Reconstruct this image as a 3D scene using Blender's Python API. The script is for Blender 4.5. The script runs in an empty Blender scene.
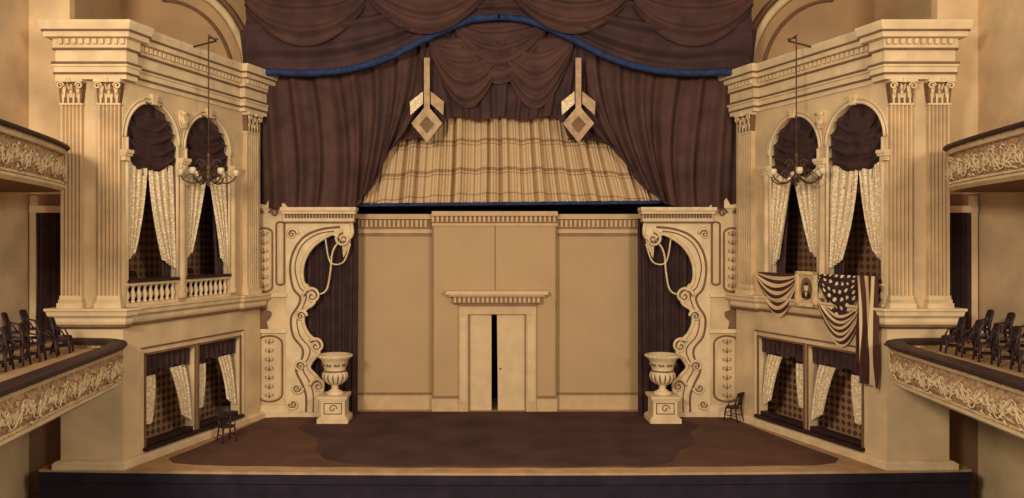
import bpy, bmesh, math, random
from math import sin, cos, pi, sqrt
from mathutils import Vector
random.seed(4)
scene = bpy.context.scene
try:
    scene.view_settings.view_transform = 'Standard'
    scene.view_settings.look = 'None'
except Exception: pass

# ------------------------------------------------------------ materials
def lin(c):
    o = []
    for v in c:
        v /= 255.0
        o.append(v/12.92 if v <= 0.04045 else ((v+0.055)/1.055)**2.4)
    return (o[0], o[1], o[2], 1)

def base(name, rough=0.8):
    m = bpy.data.materials.new(name); m.use_nodes = True
    nt = m.node_tree; b = nt.nodes['Principled BSDF']
    b.inputs['Roughness'].default_value = rough
    b.inputs['Specular IOR Level'].default_value = 0.2
    return m, nt, b

def N(nt, typ, **kw):
    n = nt.nodes.new(typ)
    for k, v in kw.items(): setattr(n, k, v)
    return n

def math_(nt, op, a, b=None, c=None):
    n = N(nt, 'ShaderNodeMath', operation=op)
    for i, x in enumerate((a, b, c)):
        if x is None: continue
        if isinstance(x, (int, float)): n.inputs[i].default_value = x
        else: nt.links.new(x, n.inputs[i])
    return n.outputs[0]

def mixc(nt, fac, c1, c2):
    n = N(nt, 'ShaderNodeMix', data_type='RGBA')
    for i, x in ((0, fac), (6, c1), (7, c2)):
        if isinstance(x, (int, float, tuple)): n.inputs[i].default_value = x
        else: nt.links.new(x, n.inputs[i])
    return n.outputs[2]

def noise(nt, scale, detail=4, co=None):
    t = N(nt, 'ShaderNodeTexNoise'); t.inputs['Scale'].default_value = scale; t.inputs['Detail'].default_value = detail
    if co is None:
        co = N(nt, 'ShaderNodeTexCoord').outputs['Object']
    nt.links.new(co, t.inputs['Vector'])
    return t.outputs[0]

def plain(name, c, var=0.12, scale=1.5, rough=0.8, bump=0.0, bscale=20):
    m, nt, b = base(name, rough)
    f = noise(nt, scale)
    f2 = math_(nt, 'MULTIPLY_ADD', f, 2.2, -0.6); 
    n = nt.nodes.new('ShaderNodeClamp'); nt.links.new(f2, n.inputs[0])
    c1 = tuple(min(255, x*(1-var)) for x in c); c2 = tuple(min(255, x*(1+var*0.7)) for x in c)
    nt.links.new(mixc(nt, n.outputs[0], lin(c1), lin(c2)), b.inputs['Base Color'])
    if bump:
        bp = N(nt, 'ShaderNodeBump'); bp.inputs['Strength'].default_value = bump; bp.inputs['Distance'].default_value = 0.05
        nt.links.new(noise(nt, bscale, 6), bp.inputs['Height']); nt.links.new(bp.outputs[0], b.inputs['Normal'])
    return m

def pattern(name, c1, c2, k, axes=('X', 'Z'), thr=0.0, soft=3.0, diag=True, uv=False, var=0.1):
    """woven / printed diamond pattern"""
    m, nt, b = base(name)
    tc = N(nt, 'ShaderNodeTexCoord'); sp = N(nt, 'ShaderNodeSeparateXYZ')
    nt.links.new(tc.outputs['UV' if uv else 'Object'], sp.inputs[0])
    a = sp.outputs[axes[0]]; z = sp.outputs[axes[1]]
    if diag:
        p = math_(nt, 'ADD', a, z); q = math_(nt, 'SUBTRACT', a, z)
    else: p, q = a, z
    s1 = math_(nt, 'SINE', math_(nt, 'MULTIPLY', p, k)); s2 = math_(nt, 'SINE', math_(nt, 'MULTIPLY', q, k))
    pr = math_(nt, 'MULTIPLY', s1, s2)
    f = math_(nt, 'MULTIPLY_ADD', math_(nt, 'SUBTRACT', pr, thr), soft, 0.5)
    cl = nt.nodes.new('ShaderNodeClamp'); nt.links.new(f, cl.inputs[0])
    col = mixc(nt, cl.outputs[0], lin(c1), lin(c2))
    nz = noise(nt, 0.7, 3)
    dark = mixc(nt, math_(nt, 'MULTIPLY', nz, var*3), col, lin(tuple(x*0.7 for x in c1)))
    nt.links.new(dark, b.inputs['Base Color'])
    return m

def lace(name, c1, c2, scale=14):
    m, nt, b = base(name)
    v = N(nt, 'ShaderNodeTexVoronoi'); v.inputs['Scale'].default_value = scale
    nt.links.new(N(nt, 'ShaderNodeTexCoord').outputs['Object'], v.inputs['Vector'])
    f = math_(nt, 'GREATER_THAN', v.outputs['Distance'], 0.42)
    nt.links.new(mixc(nt, f, lin(c1), lin(c2)), b.inputs['Base Color'])
    return m

def banded(name, c1, c2, bands, wav=0.01, wfreq=60, ph=0.0):
    """cloth with woven trim bands running across it (UV v)"""
    m, nt, b = base(name)
    tc = N(nt, 'ShaderNodeTexCoord'); sp = N(nt, 'ShaderNodeSeparateXYZ'); nt.links.new(tc.outputs['UV'], sp.inputs[0])
    w = math_(nt, 'MULTIPLY', math_(nt, 'SINE', math_(nt, 'MULTIPLY_ADD', sp.outputs['X'], wfreq, ph)), wav)
    # trims sag towards the sides like the gathered cloth
    sx = math_(nt, 'SUBTRACT', sp.outputs['X'], 0.5)
    sag = math_(nt, 'MULTIPLY', math_(nt, 'MULTIPLY', sx, sx), -0.35)
    v = math_(nt, 'ADD', math_(nt, 'ADD', sp.outputs['Y'], w), sag)
    acc = None
    for c, h in bands:
        d = math_(nt, 'LESS_THAN', math_(nt, 'ABSOLUTE', math_(nt, 'SUBTRACT', v, c)), h)
        acc = d if acc is None else math_(nt, 'MAXIMUM', acc, d)
    nz = noise(nt, 6, 4)
    cc = mixc(nt, math_(nt, 'MULTIPLY', nz, 0.5), lin(c1), lin(tuple(x*0.8 for x in c1)))
    nt.links.new(mixc(nt, acc, cc, lin(c2)), b.inputs['Base Color'])
    return m

def stripes(name, c1, c2, n, axis='Y'):
    m, nt, b = base(name)
    tc = N(nt, 'ShaderNodeTexCoord'); sp = N(nt, 'ShaderNodeSeparateXYZ'); nt.links.new(tc.outputs['UV'], sp.inputs[0])
    f = math_(nt, 'GREATER_THAN', math_(nt, 'FRACT', math_(nt, 'MULTIPLY', sp.outputs[axis], n)), 0.5)
    nt.links.new(mixc(nt, f, lin(c1), lin(c2)), b.inputs['Base Color'])
    return m

def stars(name, c1, c2, nx, ny):
    m, nt, b = base(name)
    tc = N(nt, 'ShaderNodeTexCoord'); mp = N(nt, 'ShaderNodeMapping'); mp.inputs['Scale'].default_value = (nx, ny, 0)
    nt.links.new(tc.outputs['UV'], mp.inputs[0])
    v = N(nt, 'ShaderNodeTexVoronoi'); v.inputs['Scale'].default_value = 1.0; v.inputs['Randomness'].default_value = 0.15
    nt.links.new(mp.outputs[0], v.inputs['Vector'])
    f = math_(nt, 'LESS_THAN', v.outputs['Distance'], 0.26)
    nt.links.new(mixc(nt, f, lin(c1), lin(c2)), b.inputs['Base Color'])
    return m

PLASTER = plain('cream_plaster', (205, 168, 119), 0.12, 0.8)
PLASTER2 = plain('cream_plaster_trim', (213, 178, 129), 0.08, 2)
PLDARK = plain('dark_moulding', (118, 83, 53), 0.1, 3)  # dark tone shared by outlines, bands and soffits
FLUTE = plain('pilaster_plaster', (203, 165, 115), 0.12, 1.2)
WALLTOP = plain('dimmed_upper_plaster', (176, 136, 91), 0.12, 0.4)  # plaster coloured darker to stand for the dimmer light high up
CARVE = plain('carved_plaster_shade', (172, 134, 91), 0.35, 9, bump=0.9, bscale=12)  # mottled carving with the shade of its recesses put into the colour
RELIEF = plain('lightened_relief', (213, 177, 126), 0.1, 5)  # raised plaster ornament, lightened in colour against the darkened recesses
RAIL = plain('dark_rail_wood', (54, 33, 28), 0.2, 4, 0.5)
CHAIRM = plain('chair_wood', (50, 30, 24), 0.2, 8, 0.5)
DRAPE = plain('dark_drape', (80, 51, 40), 0.2, 1.2, 0.9)
DRAPE2 = plain('dark_swag', (68, 44, 38), 0.2, 1.5, 0.9)
HEM = plain('slate_fringe', (38, 49, 76), 0.3, 5)
VAL = plain('box_valance_cloth', (62, 39, 32), 0.25, 3)
BLACK = plain('stage_dark', (32, 18, 16), 0.1, 1)
WINGD = plain('wing_drape', (58, 35, 29), 0.25, 2)
STAGEW = plain('stage_boards', (174, 132, 87), 0.12, 2)
CARPET = plain('stage_carpet', (96, 61, 41), 0.14, 0.9, 0.95, 0.3, 30)
CARPET2 = plain('stage_cloth', (76, 47, 36), 0.2, 0.7, 0.95, 0.3, 30)
FRONTW = plain('stage_front_wood', (38, 27, 32), 0.2, 2)
BRASS = plain('gas_fitting_metal', (84, 56, 38), 0.1, 5, 0.4)
GLOBE = plain('lamp_glass', (206, 176, 130), 0.04, 5, 0.3)
DIMWALL = plain('lobby_wall', (122, 85, 55), 0.15, 0.6)
FLATP = pattern('damask_flat', (184, 144, 97), (189, 149, 101), 24, var=0.12)
FLATT = plain('flat_trim', (196, 156, 108), 0.06, 2)
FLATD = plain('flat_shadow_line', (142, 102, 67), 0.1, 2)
DOORM = plain('door_paint', (206, 168, 118), 0.05, 2)
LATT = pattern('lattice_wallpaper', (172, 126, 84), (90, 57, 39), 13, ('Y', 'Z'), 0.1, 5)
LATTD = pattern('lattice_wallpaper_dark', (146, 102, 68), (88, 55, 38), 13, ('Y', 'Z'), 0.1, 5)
LACE = lace('lace_cloth', (236, 208, 162), (206, 172, 124))
PENDM = plain('pendant_cloth', (176, 138, 96), 0.15, 4)
LIGHTD = banded('light_drapery', (206, 167, 118), (158, 118, 80), [(0.44, 0.012), (0.475, 0.005), (0.70, 0.014), (0.735, 0.005), (0.92, 0.006)], 0.007, 2*pi*12)
FSTR = stripes('flag_stripes', (74, 40, 30), (206, 168, 118), 6, 'Y')
FSTRU = stripes('flag_stripes_hang', (74, 40, 30), (200, 162, 112), 3.5, 'X')
FSTAR = stars('flag_canton', (60, 34, 30), (220, 186, 138), 7, 5)
GOLD = plain('frame_gilt', (214, 176, 118), 0.1, 6)
PRINT = plain('portrait_print', (196, 158, 110), 0.15, 8)
INK = plain('portrait_ink', (52, 30, 24), 0.1, 8)

# ------------------------------------------------------------ mesh builder
def ident(a, b, c): return (a, b, c)

class MB:
    def __init__(s, name):
        s.name = name; s.v = []; s.uv = []; s.f = []; s.fm = []; s.sm = []; s.mats = []
    def mi(s, m):
        if m not in s.mats: s.mats.append(m)
        return s.mats.index(m)
    def add(s, vs, fs, m, smooth=False, uvs=None):
        o = len(s.v); s.v += [tuple(p) for p in vs]; s.uv += (uvs or [(0, 0)]*len(vs))
        k = s.mi(m)
        for f in fs:
            s.f.append([i+o for i in f]); s.fm.append(k); s.sm.append(smooth)
    def box(s, T, a0, a1, b0, b1, c0, c1, m):
        P = [T(a, b, c) for a in (a0, a1) for b in (b0, b1) for c in (c0, c1)]
        s.add(P, [(0, 1, 3, 2), (4, 6, 7, 5), (0, 4, 5, 1), (2, 3, 7, 6), (0, 2, 6, 4), (1, 5, 7, 3)], m)
    def prism(s, T, poly, n0, n1, m):
        k = len(poly)
        P = [T(a, b, n0) for a, b in poly]+[T(a, b, n1) for a, b in poly]
        F = [list(range(k)), list(range(k, 2*k))]+[(i, (i+1) % k, k+(i+1) % k, k+i) for i in range(k)]
        s.add(P, F, m)
    def lathe(s, c, prof, m, seg=16, mod=None):
        P = []; F = []
        for j, (r, z) in enumerate(prof):
            for i in range(seg):
                a = 2*pi*i/seg; rr = r*(mod(a, z) if mod else 1)
                P.append((c[0]+rr*cos(a), c[1]+rr*sin(a), c[2]+z))
        for j in range(len(prof)-1):
            for i in range(seg):
                F.append((j*seg+i, j*seg+(i+1) % seg, (j+1)*seg+(i+1) % seg, (j+1)*seg+i))
        F.append(list(range(seg))); F.append([(len(prof)-1)*seg+i for i in range(seg)])
        s.add(P, F, m, True)
    def tube(s, pts, r, m, seg=6, closed=False):
        pts = [Vector(p) for p in pts]; n = len(pts); P = []; F = []
        for i, p in enumerate(pts):
            if closed: d = pts[(i+1) % n]-pts[i-1]
            else: d = pts[min(i+1, n-1)]-pts[max(i-1, 0)]
            if d.length < 1e-9: d = Vector((0, 0, 1))
            d.normalize()
            up = Vector((0, 1, 0)) if abs(d.y) < 0.9 else Vector((1, 0, 0))
            a = d.cross(up).normalized(); b = d.cross(a)
            rr = r[i] if isinstance(r, (list, tuple)) else r
            for k in range(seg):
                t = 2*pi*k/seg; P.append(p+a*cos(t)*rr+b*sin(t)*rr)
        for i in range(n if closed else n-1):
            j = (i+1) % n
            for k in range(seg): F.append((i*seg+k, i*seg+(k+1) % seg, j*seg+(k+1) % seg, j*seg+k))
        if not closed:
            F.append(list(range(seg))); F.append([(n-1)*seg+k for k in range(seg)])
        s.add(P, F, m, True)
    def grid(s, fn, nu, nv, m, smooth=True):
        P = []; U = []; F = []
        for j in range(nv+1):
            for i in range(nu+1):
                u = i/nu; v = j/nv; P.append(fn(u, v)); U.append((u, v))
        for j in range(nv):
            for i in range(nu):
                a = j*(nu+1)+i; F.append((a, a+1, a+nu+2, a+nu+1))
        s.add(P, F, m, smooth, U)
    def sweep(s, path, prof, m, sg=1, closed_prof=True, smooth=False):
        """sweep profile (n,z) along plan path (room side normal), mitred"""
        n = len(path); P = []; F = []; k = len(prof)
        for i in range(n):
            def nd(a, b):
                d = Vector((b[0]-a[0], b[1]-a[1])).normalized(); return Vector((d.y, -d.x))
            if i == 0: m2 = nd(path[0], path[1])
            elif i == n-1: m2 = nd(path[-2], path[-1])
            else:
                a = nd(path[i-1], path[i]); b = nd(path[i], path[i+1]); m2 = a+b
                m2 = m2/max(0.3, (1+a.dot(b)))
            for (q, z) in prof: P.append((sg*(path[i][0]+m2.x*q), path[i][1]+m2.y*q, z))
        for i in range(n-1):
            for j in range(k if closed_prof else k-1):
                F.append((i*k+j, i*k+(j+1) % k, (i+1)*k+(j+1) % k, (i+1)*k+j))
        F.append(list(range(k))); F.append([(n-1)*k+j for j in range(k)])
        s.add(P, F, m, smooth)
    def done(s, parent=None):
        me = bpy.data.meshes.new(s.name); me.from_pydata(s.v, [], s.f)
        for m in s.mats: me.materials.append(m)
        uvl = me.uv_layers.new(name='UVMap')
        for p, k, sm in zip(me.polygons, s.fm, s.sm):
            p.material_index = k; p.use_smooth = sm
        for l in me.loops: uvl.data[l.index].uv = s.uv[l.vertex_index]
        bm = bmesh.new(); bm.from_mesh(me); bmesh.ops.recalc_face_normals(bm, faces=bm.faces); bm.to_mesh(me); bm.free()
        me.update()
        o = bpy.data.objects.new(s.name, me); scene.collection.objects.link(o)
        if parent: o.parent = parent
        return o

def smoothpl(pts):
    def f(u):
        for i in range(len(pts)-1):
            if u <= pts[i+1][0] or i == len(pts)-2:
                p0 = pts[max(i-1, 0)]; p1 = pts[i]; p2 = pts[i+1]; p3 = pts[min(i+2, len(pts)-1)]
                t = (u-p1[0])/(p2[0]-p1[0]); r = []
                for c in (1, 2):
                    r.append(0.5*(2*p1[c]+(-p0[c]+p2[c])*t+(2*p0[c]-5*p1[c]+4*p2[c]-p3[c])*t*t+(-p0[c]+3*p1[c]-3*p2[c]+p3[c])*t**3))
                return tuple(r)
    return f

def drape(mb, T, top, bot, m, n0=0, folds=8, A=0.08, nu=80, nv=24, mid=None, kind='u', wob=0.6, taper=0.3):
    ph = random.random()*6
    def fn(u, v):
        a = top(u); c = bot(u)
        if mid:
            q = mid(u); x = (1-v)**2*a[0]+2*v*(1-v)*q[0]+v*v*c[0]; z = (1-v)**2*a[1]+2*v*(1-v)*q[1]+v*v*c[1]
        else: x = a[0]+(c[0]-a[0])*v; z = a[1]+(c[1]-a[1])*v
        if kind == 'u':
            w = 2*pi*folds*u+ph+wob*sin(3*v+5*u)
            d = A*(sin(w)+0.35*sin(2.3*w+1.3))*(taper+(1-taper)*v)
        elif kind == 'p':      # rounded pleats with sharp valleys
            w = pi*folds*u+wob*sin(2.2*v+9*u)
            irr = 0.7+0.3*sin(folds*u*1.7)
            d = A*(abs(sin(w))**0.7*irr+0.22*abs(sin(2.7*w+1)))*(taper+(1-taper)*v)
        else:
            w = 2*pi*folds*v+0.8*sin(2*pi*u+ph)
            d = A*(sin(w)+0.3*sin(1.7*w+ph))*(0.4+0.6*sin(pi*u)) + 2*A*sin(pi*v)
        return T(x, z, n0+d)
    mb.grid(fn, nu, nv, m)

# ------------------------------------------------------------ frames
CX, CY = -10.7, 22.4
OX = -12.44          # outer edge of the front-facing bay
def splay(sg): return lambda s, z, n: (sg*(CX+0.3075*s+0.9517*n), CY+0.9517*s-0.3075*n, z)
def front(sg): return lambda s, z, n: (sg*(CX-s), CY-n, z)
def stagef(sg, d): return lambda s, z, n: (sg*s, d-n, z)
def sp2(s, n): return (CX+0.3075*s+0.9517*n, CY+0.9517*s-0.3075*n)
ex = lambda p: (p-498.2)/27.6
ez = lambda p: 6.34+(242-p)/27.6
fx = lambda p: (p-497.4)/26.67
fz = lambda p: 6.34+(242-p)/26.67

# ------------------------------------------------------------ architectural parts
def wall_open(mb, T, s0, s1, z0, z1, ops, n0, n1, m):
    x = s0
    for (a, b, zs, zt, arch) in ops:
        mb.box(T, x, a, z0, z1, n0, n1, m)
        if zs > z0: mb.box(T, a, b, z0, zs, n0, n1, m)
        if arch:
            K = 20; c = (a+b)/2; r = (b-a)/2
            P = [(c-r*cos(pi*i/K), zt+r*sin(pi*i/K)) for i in range(K+1)]
            for i in range(K):
                mb.prism(T, [P[i], P[i+1], (P[i+1][0], z1), (P[i][0], z1)], n0, n1, m)
        else: mb.box(T, a, b, zt, z1, n0, n1, m)
        x = b
    mb.box(T, x, s1, z0, z1, n0, n1, m)

def pilaster(T, s0, s1, z0, z1, n, parent, name='fluted_pilaster'):
    mb = MB(name); w = s1-s0; hb = 0.35; hc = 0.72
    mb.box(T, s0-0.07, s1+0.07, z0, z0+0.14, 0, n+0.09, PLASTER2)
    mb.box(T, s0-0.04, s1+0.04, z0+0.14, z0+0.24, 0, n+0.06, FLUTE)
    mb.box(T, s0-0.02, s1+0.02, z0+0.24, z0+hb, 0, n+0.03, PLASTER2)
    nf = 5; prof = [(s0, 0), (s0, n)]; e = 0.03; fw = (w-2*e)/nf
    for i in range(nf):
        a = s0+e+i*fw+fw*0.15; b = a+fw*0.7
        for k in range(5):
            t = k/4; prof.append((a+(b-a)*t, n-0.1*sin(pi*t)))
    prof += [(s1, n), (s1, 0)]
    za, zb = z0+hb, z1-hc
    k = len(prof)
    P = [T(a, za, c) for a, c in prof]+[T(a, zb, c) for a, c in prof]
    mb.add(P, [(i, (i+1) % k, k+(i+1) % k, k+i) for i in range(k)]+[list(range(k)), list(range(k, 2*k))], FLUTE)
    mb.box(T, s0-0.03, s1+0.03, zb, zb+0.05, 0, n+0.03, PLASTER2)
    bell = [(s0, zb+0.05), (s1, zb+0.05), (s1+0.06, z1-0.1), (s0-0.06, z1-0.1)]
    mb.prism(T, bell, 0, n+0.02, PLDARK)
    for row, (zz, h, out) in enumerate(((zb+0.05, 0.26, 0.1), (zb+0.2, 0.32, 0.14))):
        cnt = 4-row
        for i in range(cnt):
            c = s0+w*(i+0.5)/cnt; hw = w/cnt*0.42
            def leaf(u, v, c=c, hw=hw, zz=zz, h=h, out=out):
                ww = hw*(1-0.55*v**3)*(1+0.12*sin(v*18)); x = c+(u-0.5)*2*ww
                return T(x, zz+h*sin(min(v, 1)*1.9)/sin(1.9)*1.0 if v < 0.83 else zz+h*(1.05-(v-0.83)*0.6), n+0.03+out*v**2.5-0.05*(2*u-1)**2)
            mb.grid(leaf, 4, 8, RELIEF)
    for sd in (-1, 1):
        c = (s0+s1)/2+sd*(w/2-0.03); pts = []
        for i in range(16):
            a = i/15*2.6*pi; r = 0.11*(1-i/19)
            pts.append(T(c+sd*r*cos(a)*-1, z1-0.2+r*sin(a), n+0.1))
        mb.tube(pts, 0.028, RELIEF, 5)
        mb.tube([T((s0+s1)/2+sd*0.03, zb+0.4, n+0.06), T((s0+s1)/2+sd*0.06, z1-0.15, n+0.09)], 0.025, RELIEF, 5)
    mb.box(T, s0-0.08, s1+0.08, z1-0.1, z1, 0, n+0.14, PLASTER2)
    mb.prism(T, [((s0+s1)/2-0.06, z1-0.12), ((s0+s1)/2+0.06, z1-0.12), ((s0+s1)/2+0.04, z1+0.0), ((s0+s1)/2-0.04, z1)], n+0.1, n+0.19, RELIEF)
    return mb.done(parent)

ARCH = [(0.12, 2.3, 4.5, 9.3), (2.66, 4.95, 4.5, 9.25)]
LOW = [(0.9, 3.12), (3.32, 5.55)]

def theatre_box(sg):
    S = splay(sg); F = front(sg)
    mb = MB('theatre_box')
    wall_open(mb, S, 0, 6.83, 0, 4.5, [(a, b, 0.38, 3.05, False) for a, b in LOW], -0.35, 0, PLASTER)
    wall_open(mb, S, 0, 6.83, 4.5, 11.0, [(a, b, 4.5, zt, True) for a, b, zs, zt in ARCH], -0.35, 0, PLASTER)
    mb.prism(lambda a, b, c: (sg*a, b, c), [(CX, CY), sp2(0, -0.35), (CX-0.6, 23.55), (OX, 23.55), (OX, CY)], 0, 11.0, PLASTER)
    mb.box(S, 6.5, 6.83, 0, 11, -2, -0.35, PLASTER)
    mb.prism(lambda a, b, c: (sg*a, b, c), [(OX, CY), (CX, CY), sp2(6.83, 0), sp2(6.83, -2.2), (OX, 23.55)], 12.2, 12.38, PLASTER)
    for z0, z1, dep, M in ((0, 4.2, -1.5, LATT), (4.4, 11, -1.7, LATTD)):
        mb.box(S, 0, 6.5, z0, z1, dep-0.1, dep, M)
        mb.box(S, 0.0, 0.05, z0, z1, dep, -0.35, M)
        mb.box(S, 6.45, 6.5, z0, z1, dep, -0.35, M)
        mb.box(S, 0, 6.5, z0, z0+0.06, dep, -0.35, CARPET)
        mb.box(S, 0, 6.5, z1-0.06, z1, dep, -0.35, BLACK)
    for a, b in LOW:
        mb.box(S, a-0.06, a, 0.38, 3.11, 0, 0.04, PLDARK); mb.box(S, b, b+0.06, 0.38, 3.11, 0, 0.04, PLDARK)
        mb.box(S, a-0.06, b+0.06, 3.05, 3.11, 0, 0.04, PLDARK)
        mb.box(S, a-0.1, b+0.1, 0.28, 0.38, -0.1, 0.14, RAIL)
        mb.box(S, a, b, 0.38, 0.5, -0.3, -0.05, RAIL)
    mb.box(S, 0.7, 5.78, 3.24, 3.29, 0, 0.03, PLDARK)
    mb.box(S, 0.7, 0.74, 0.2, 3.24, 0, 0.03, PLASTER2); mb.box(S, 5.74, 5.78, 0.2, 3.24, 0, 0.03, PLASTER2)
    for a, b, zs, zt in ARCH:
        c = (a+b)/2; r = (b-a)/2
        for off, rad in ((0.05, 0.05), (0.16, 0.025)):
            mb.tube([S(c-(r+off)*cos(pi*i/28), zt+(r+off)*sin(pi*i/28), 0.02) for i in range(29)], rad, PLASTER2)
        mb.prism(S, [(c-0.08, zt+r-0.02), (c+0.08, zt+r-0.02), (c+0.12, zt+r+0.28), (c-0.12, zt+r+0.28)], 0, 0.1, RELIEF)
        mb.tube([S(a+0.02, 5.2+0.0*i+i*(zt-5.2), 0.02) for i in range(2)], 0.05, PLASTER2)
        mb.tube([S(b-0.02, 5.2+i*(zt-5.2), 0.02) for i in range(2)], 0.05, PLASTER2)
    for c, w in ((2.48, 0.3), (5.12, 0.28), (0.02, 0.2)):
        mb.box(S, c-w/2-0.04, c+w/2+0.04, 8.75, 8.82, 0, 0.2, PLASTER2)
        mb.box(S, c-w/2, c+w/2, 8.62, 8.75, 0, 0.15, RELIEF)
        mb.box(S, c-w/2-0.05, c+w/2+0.05, 8.82, 8.92, 0, 0.24, PLASTER2)
        if w > 0.25:
            x, y, _ = S(c, 0, 0.02)
            mb.lathe((x, y, 4.6), [(0.17, 0), (0.17, 0.12), (0.12, 0.2), (0.115, 3.8), (0.14, 3.9), (0.11, 3.92), (0.17, 4.1)], FLUTE, 14)
    mb.prism(S, [(2.36, 10.4), (2.6, 10.4), (2.56, 9.95), (2.48, 9.85), (2.4, 9.95)], 0, 0.18, RELIEF)
    for zz in (10.3, 10.02):
        mb.tube([S(2.34, zz, 0.14), S(2.62, zz, 0.14)], 0.07, RELIEF)
    path = [(OX-0.1, 23.55), (OX-0.1, 22.2), (-10.55, 22.2), sp2(0.1, 0.2), sp2(0.1, 0.05), sp2(5.5, 0.05), sp2(5.5, 0.2), sp2(6.83, 0.2), sp2(6.83, -0.8)]
    mb.sweep(path, [(0, 4.05), (0.03, 4.12), (0.03, 4.22), (0.12, 4.3), (0.14, 4.4), (0.18, 4.44), (0.18, 4.5), (-0.3, 4.5), (-0.3, 4.05)], PLASTER2, sg)
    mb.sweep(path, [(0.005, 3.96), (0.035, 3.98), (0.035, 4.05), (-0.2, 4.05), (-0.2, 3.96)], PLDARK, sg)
    mb.sweep([(OX, 23.55), (OX, 22.38), (CX, 22.38), sp2(6.83, 0.01), sp2(6.83, -0.8)],
             [(0, 0), (0.16, 0), (0.16, 0.16), (0.08, 0.22), (0, 0.24)], PLASTER2, sg)
    mb.box(F, -0.1, 1.7, 3.45, 3.5, 0, 0.03, PLDARK)
    return mb.done()

def entablature(sg):
    mb = MB('trim_1' if sg > 0 else 'trim_2')
    ox = OX-0.02
    path = [(ox, 23.55), (ox, 22.15), (-10.5, 22.15), sp2(0.3, 0.25), sp2(0.3, 0.06), sp2(5.5, 0.06), sp2(5.5, 0.26), sp2(6.85, 0.26), sp2(6.85, -0.9)]
    mb.sweep(path, [(0, 10.85), (0, 11.0), (0.03, 11.02), (0.03, 11.18), (0.07, 11.2), (0.07, 11.28), (0.0, 11.3), (0.0, 11.66), (0.05, 11.7), (0.05, 11.95),
                    (0.22, 11.98), (0.22, 12.12), (0.27, 12.18), (0.31, 12.34), (0.31, 12.42), (-0.4, 12.42), (-0.4, 10.85)], PLASTER2, sg)
    for z, q, t in ((11.01, 0.04, 0.03), (11.29, 0.08, 0.035), (11.68, 0.06, 0.03), (12.15, 0.265, 0.03)):
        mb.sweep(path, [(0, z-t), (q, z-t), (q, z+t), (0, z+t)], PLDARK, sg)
    S = splay(sg)
    for i in range(26):
        s = 0.5+i*0.19
        mb.box(S, s, s+0.1, 11.8, 11.94, 0.1, 0.2, PLASTER2)
    for i in range(7):
        s = 5.5+i*0.19; mb.box(S, s, s+0.1, 11.8, 11.94, 0.3, 0.4, PLASTER2)
    F = front(sg)
    for i in range(10):
        s = -0.2+i*0.19; mb.box(F, s, s+0.1, 11.8, 11.94, 0.3, 0.4, PLASTER2)
    return mb.done()

BOX = {}
for sg in (1, -1):
    BOX[sg] = theatre_box(sg); entablature(sg)
    F = front(sg); S = splay(sg)
    pilaster(F, 0.02, 0.62, 4.5, 10.87, 0.16, BOX[sg])
    pilaster(F, 1.08, 1.66, 4.5, 10.87, 0.16, BOX[sg])
    pilaster(S, 5.78, 6.48, 4.5, 10.87, 0.16, BOX[sg])

# ------------------------------------------------------------ curtains in the boxes
def box_curtains(sg):
    S = splay(sg)
    for k, (a, b, zs, zt) in enumerate(ARCH):
        mb = MB('box_valance'); c = (a+b)/2; r = (b-a)/2-0.01
        low = 8.2 if (sg > 0 or k == 1) else 7.8
        top = lambda u: (c-r*cos(pi*u), zt+r*sin(pi*u))
        bot = lambda u: (a+(b-a)*u, low+0.3*abs(cos(pi*u))**2*1.2)
        drape(mb, S, top, bot, VAL, -0.14, 6, 0.07, 60, 14, taper=0.7)
        for j in range(4):
            zz = zt+r*0.66-j*0.36
            hw = sqrt(max(0.05, r*r-max(0, zz-zt)**2))-0.04
            drape(mb, S, lambda u: (c-hw+2*hw*u, zz), lambda u: (c-hw+2*hw*u, zz-0.08-0.55*sin(pi*u)), VAL, -0.09, 2, 0.04, 30, 10, kind='v')
        drape(mb, S, lambda u: (a+0.6*u, low+0.3), lambda u: (a+0.3*u, 4.7), VAL, -0.26, 3, 0.06, 24, 14)
        drape(mb, S, lambda u: (b-0.6*u, low+0.3), lambda u: (b-0.35*u, 4.7), VAL, -0.26, 3, 0.06, 24, 14)
        mb.done()
        mb = MB('lace_curtain'); h = 8.55; m_ = a+0.98 if k == 0 else a+1.25
        bz = 5.75
        drape(mb, S, lambda u: (a+0.12+(m_-a-0.12)*u, h+0.12*cos(6*u)), lambda u: (a+0.0+0.4*u, bz+0.3*u), LACE, -0.05, 4, 0.06, 50, 30,
              mid=lambda u: (a+0.05+0.8*u, 7.0))
        w2 = 1.0 if k == 0 else 0.6
        drape(mb, S, lambda u: (m_+(b-m_-0.1)*u, h+0.12*cos(6*u+1)), lambda u: (b-0.55*w2+0.55*w2*u, bz-0.25+0.3*(1-u)), LACE, -0.05, 4, 0.06, 50, 30,
              mid=lambda u: (b-1.1*w2+1.1*w2*u, 7.1))
        mb.done()
    for k, (a, b) in enumerate(LOW):
        mb = MB('box_valance')
        drape(mb, S, lambda u: (a+(b-a)*u, 3.04), lambda u: (a+(b-a)*u, 2.6-0.16*abs(sin(3*pi*u))), VAL, -0.14, 9, 0.04, 70, 10, taper=0.7)
        mb.done()
        mb = MB('lace_curtain')
        w = b-a; m_ = a+w*0.52
        drape(mb, S, lambda u: (a+0.08+w*0.2*u, 2.4), lambda u: (a+0.05+0.32*u, 1.0), LACE, -0.1, 3, 0.05, 30, 20, mid=lambda u: (a+0.2+0.35*u, 1.75))
        drape(mb, S, lambda u: (m_+w*0.32*u, 2.5), lambda u: (b-0.55+0.5*u, 0.7+0.3*(1-u)), LACE, -0.1, 4, 0.05, 30, 20, mid=lambda u: (m_+0.3+0.62*u, 1.9))
        mb.done()
box_curtains(1); box_curtains(-1)

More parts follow.
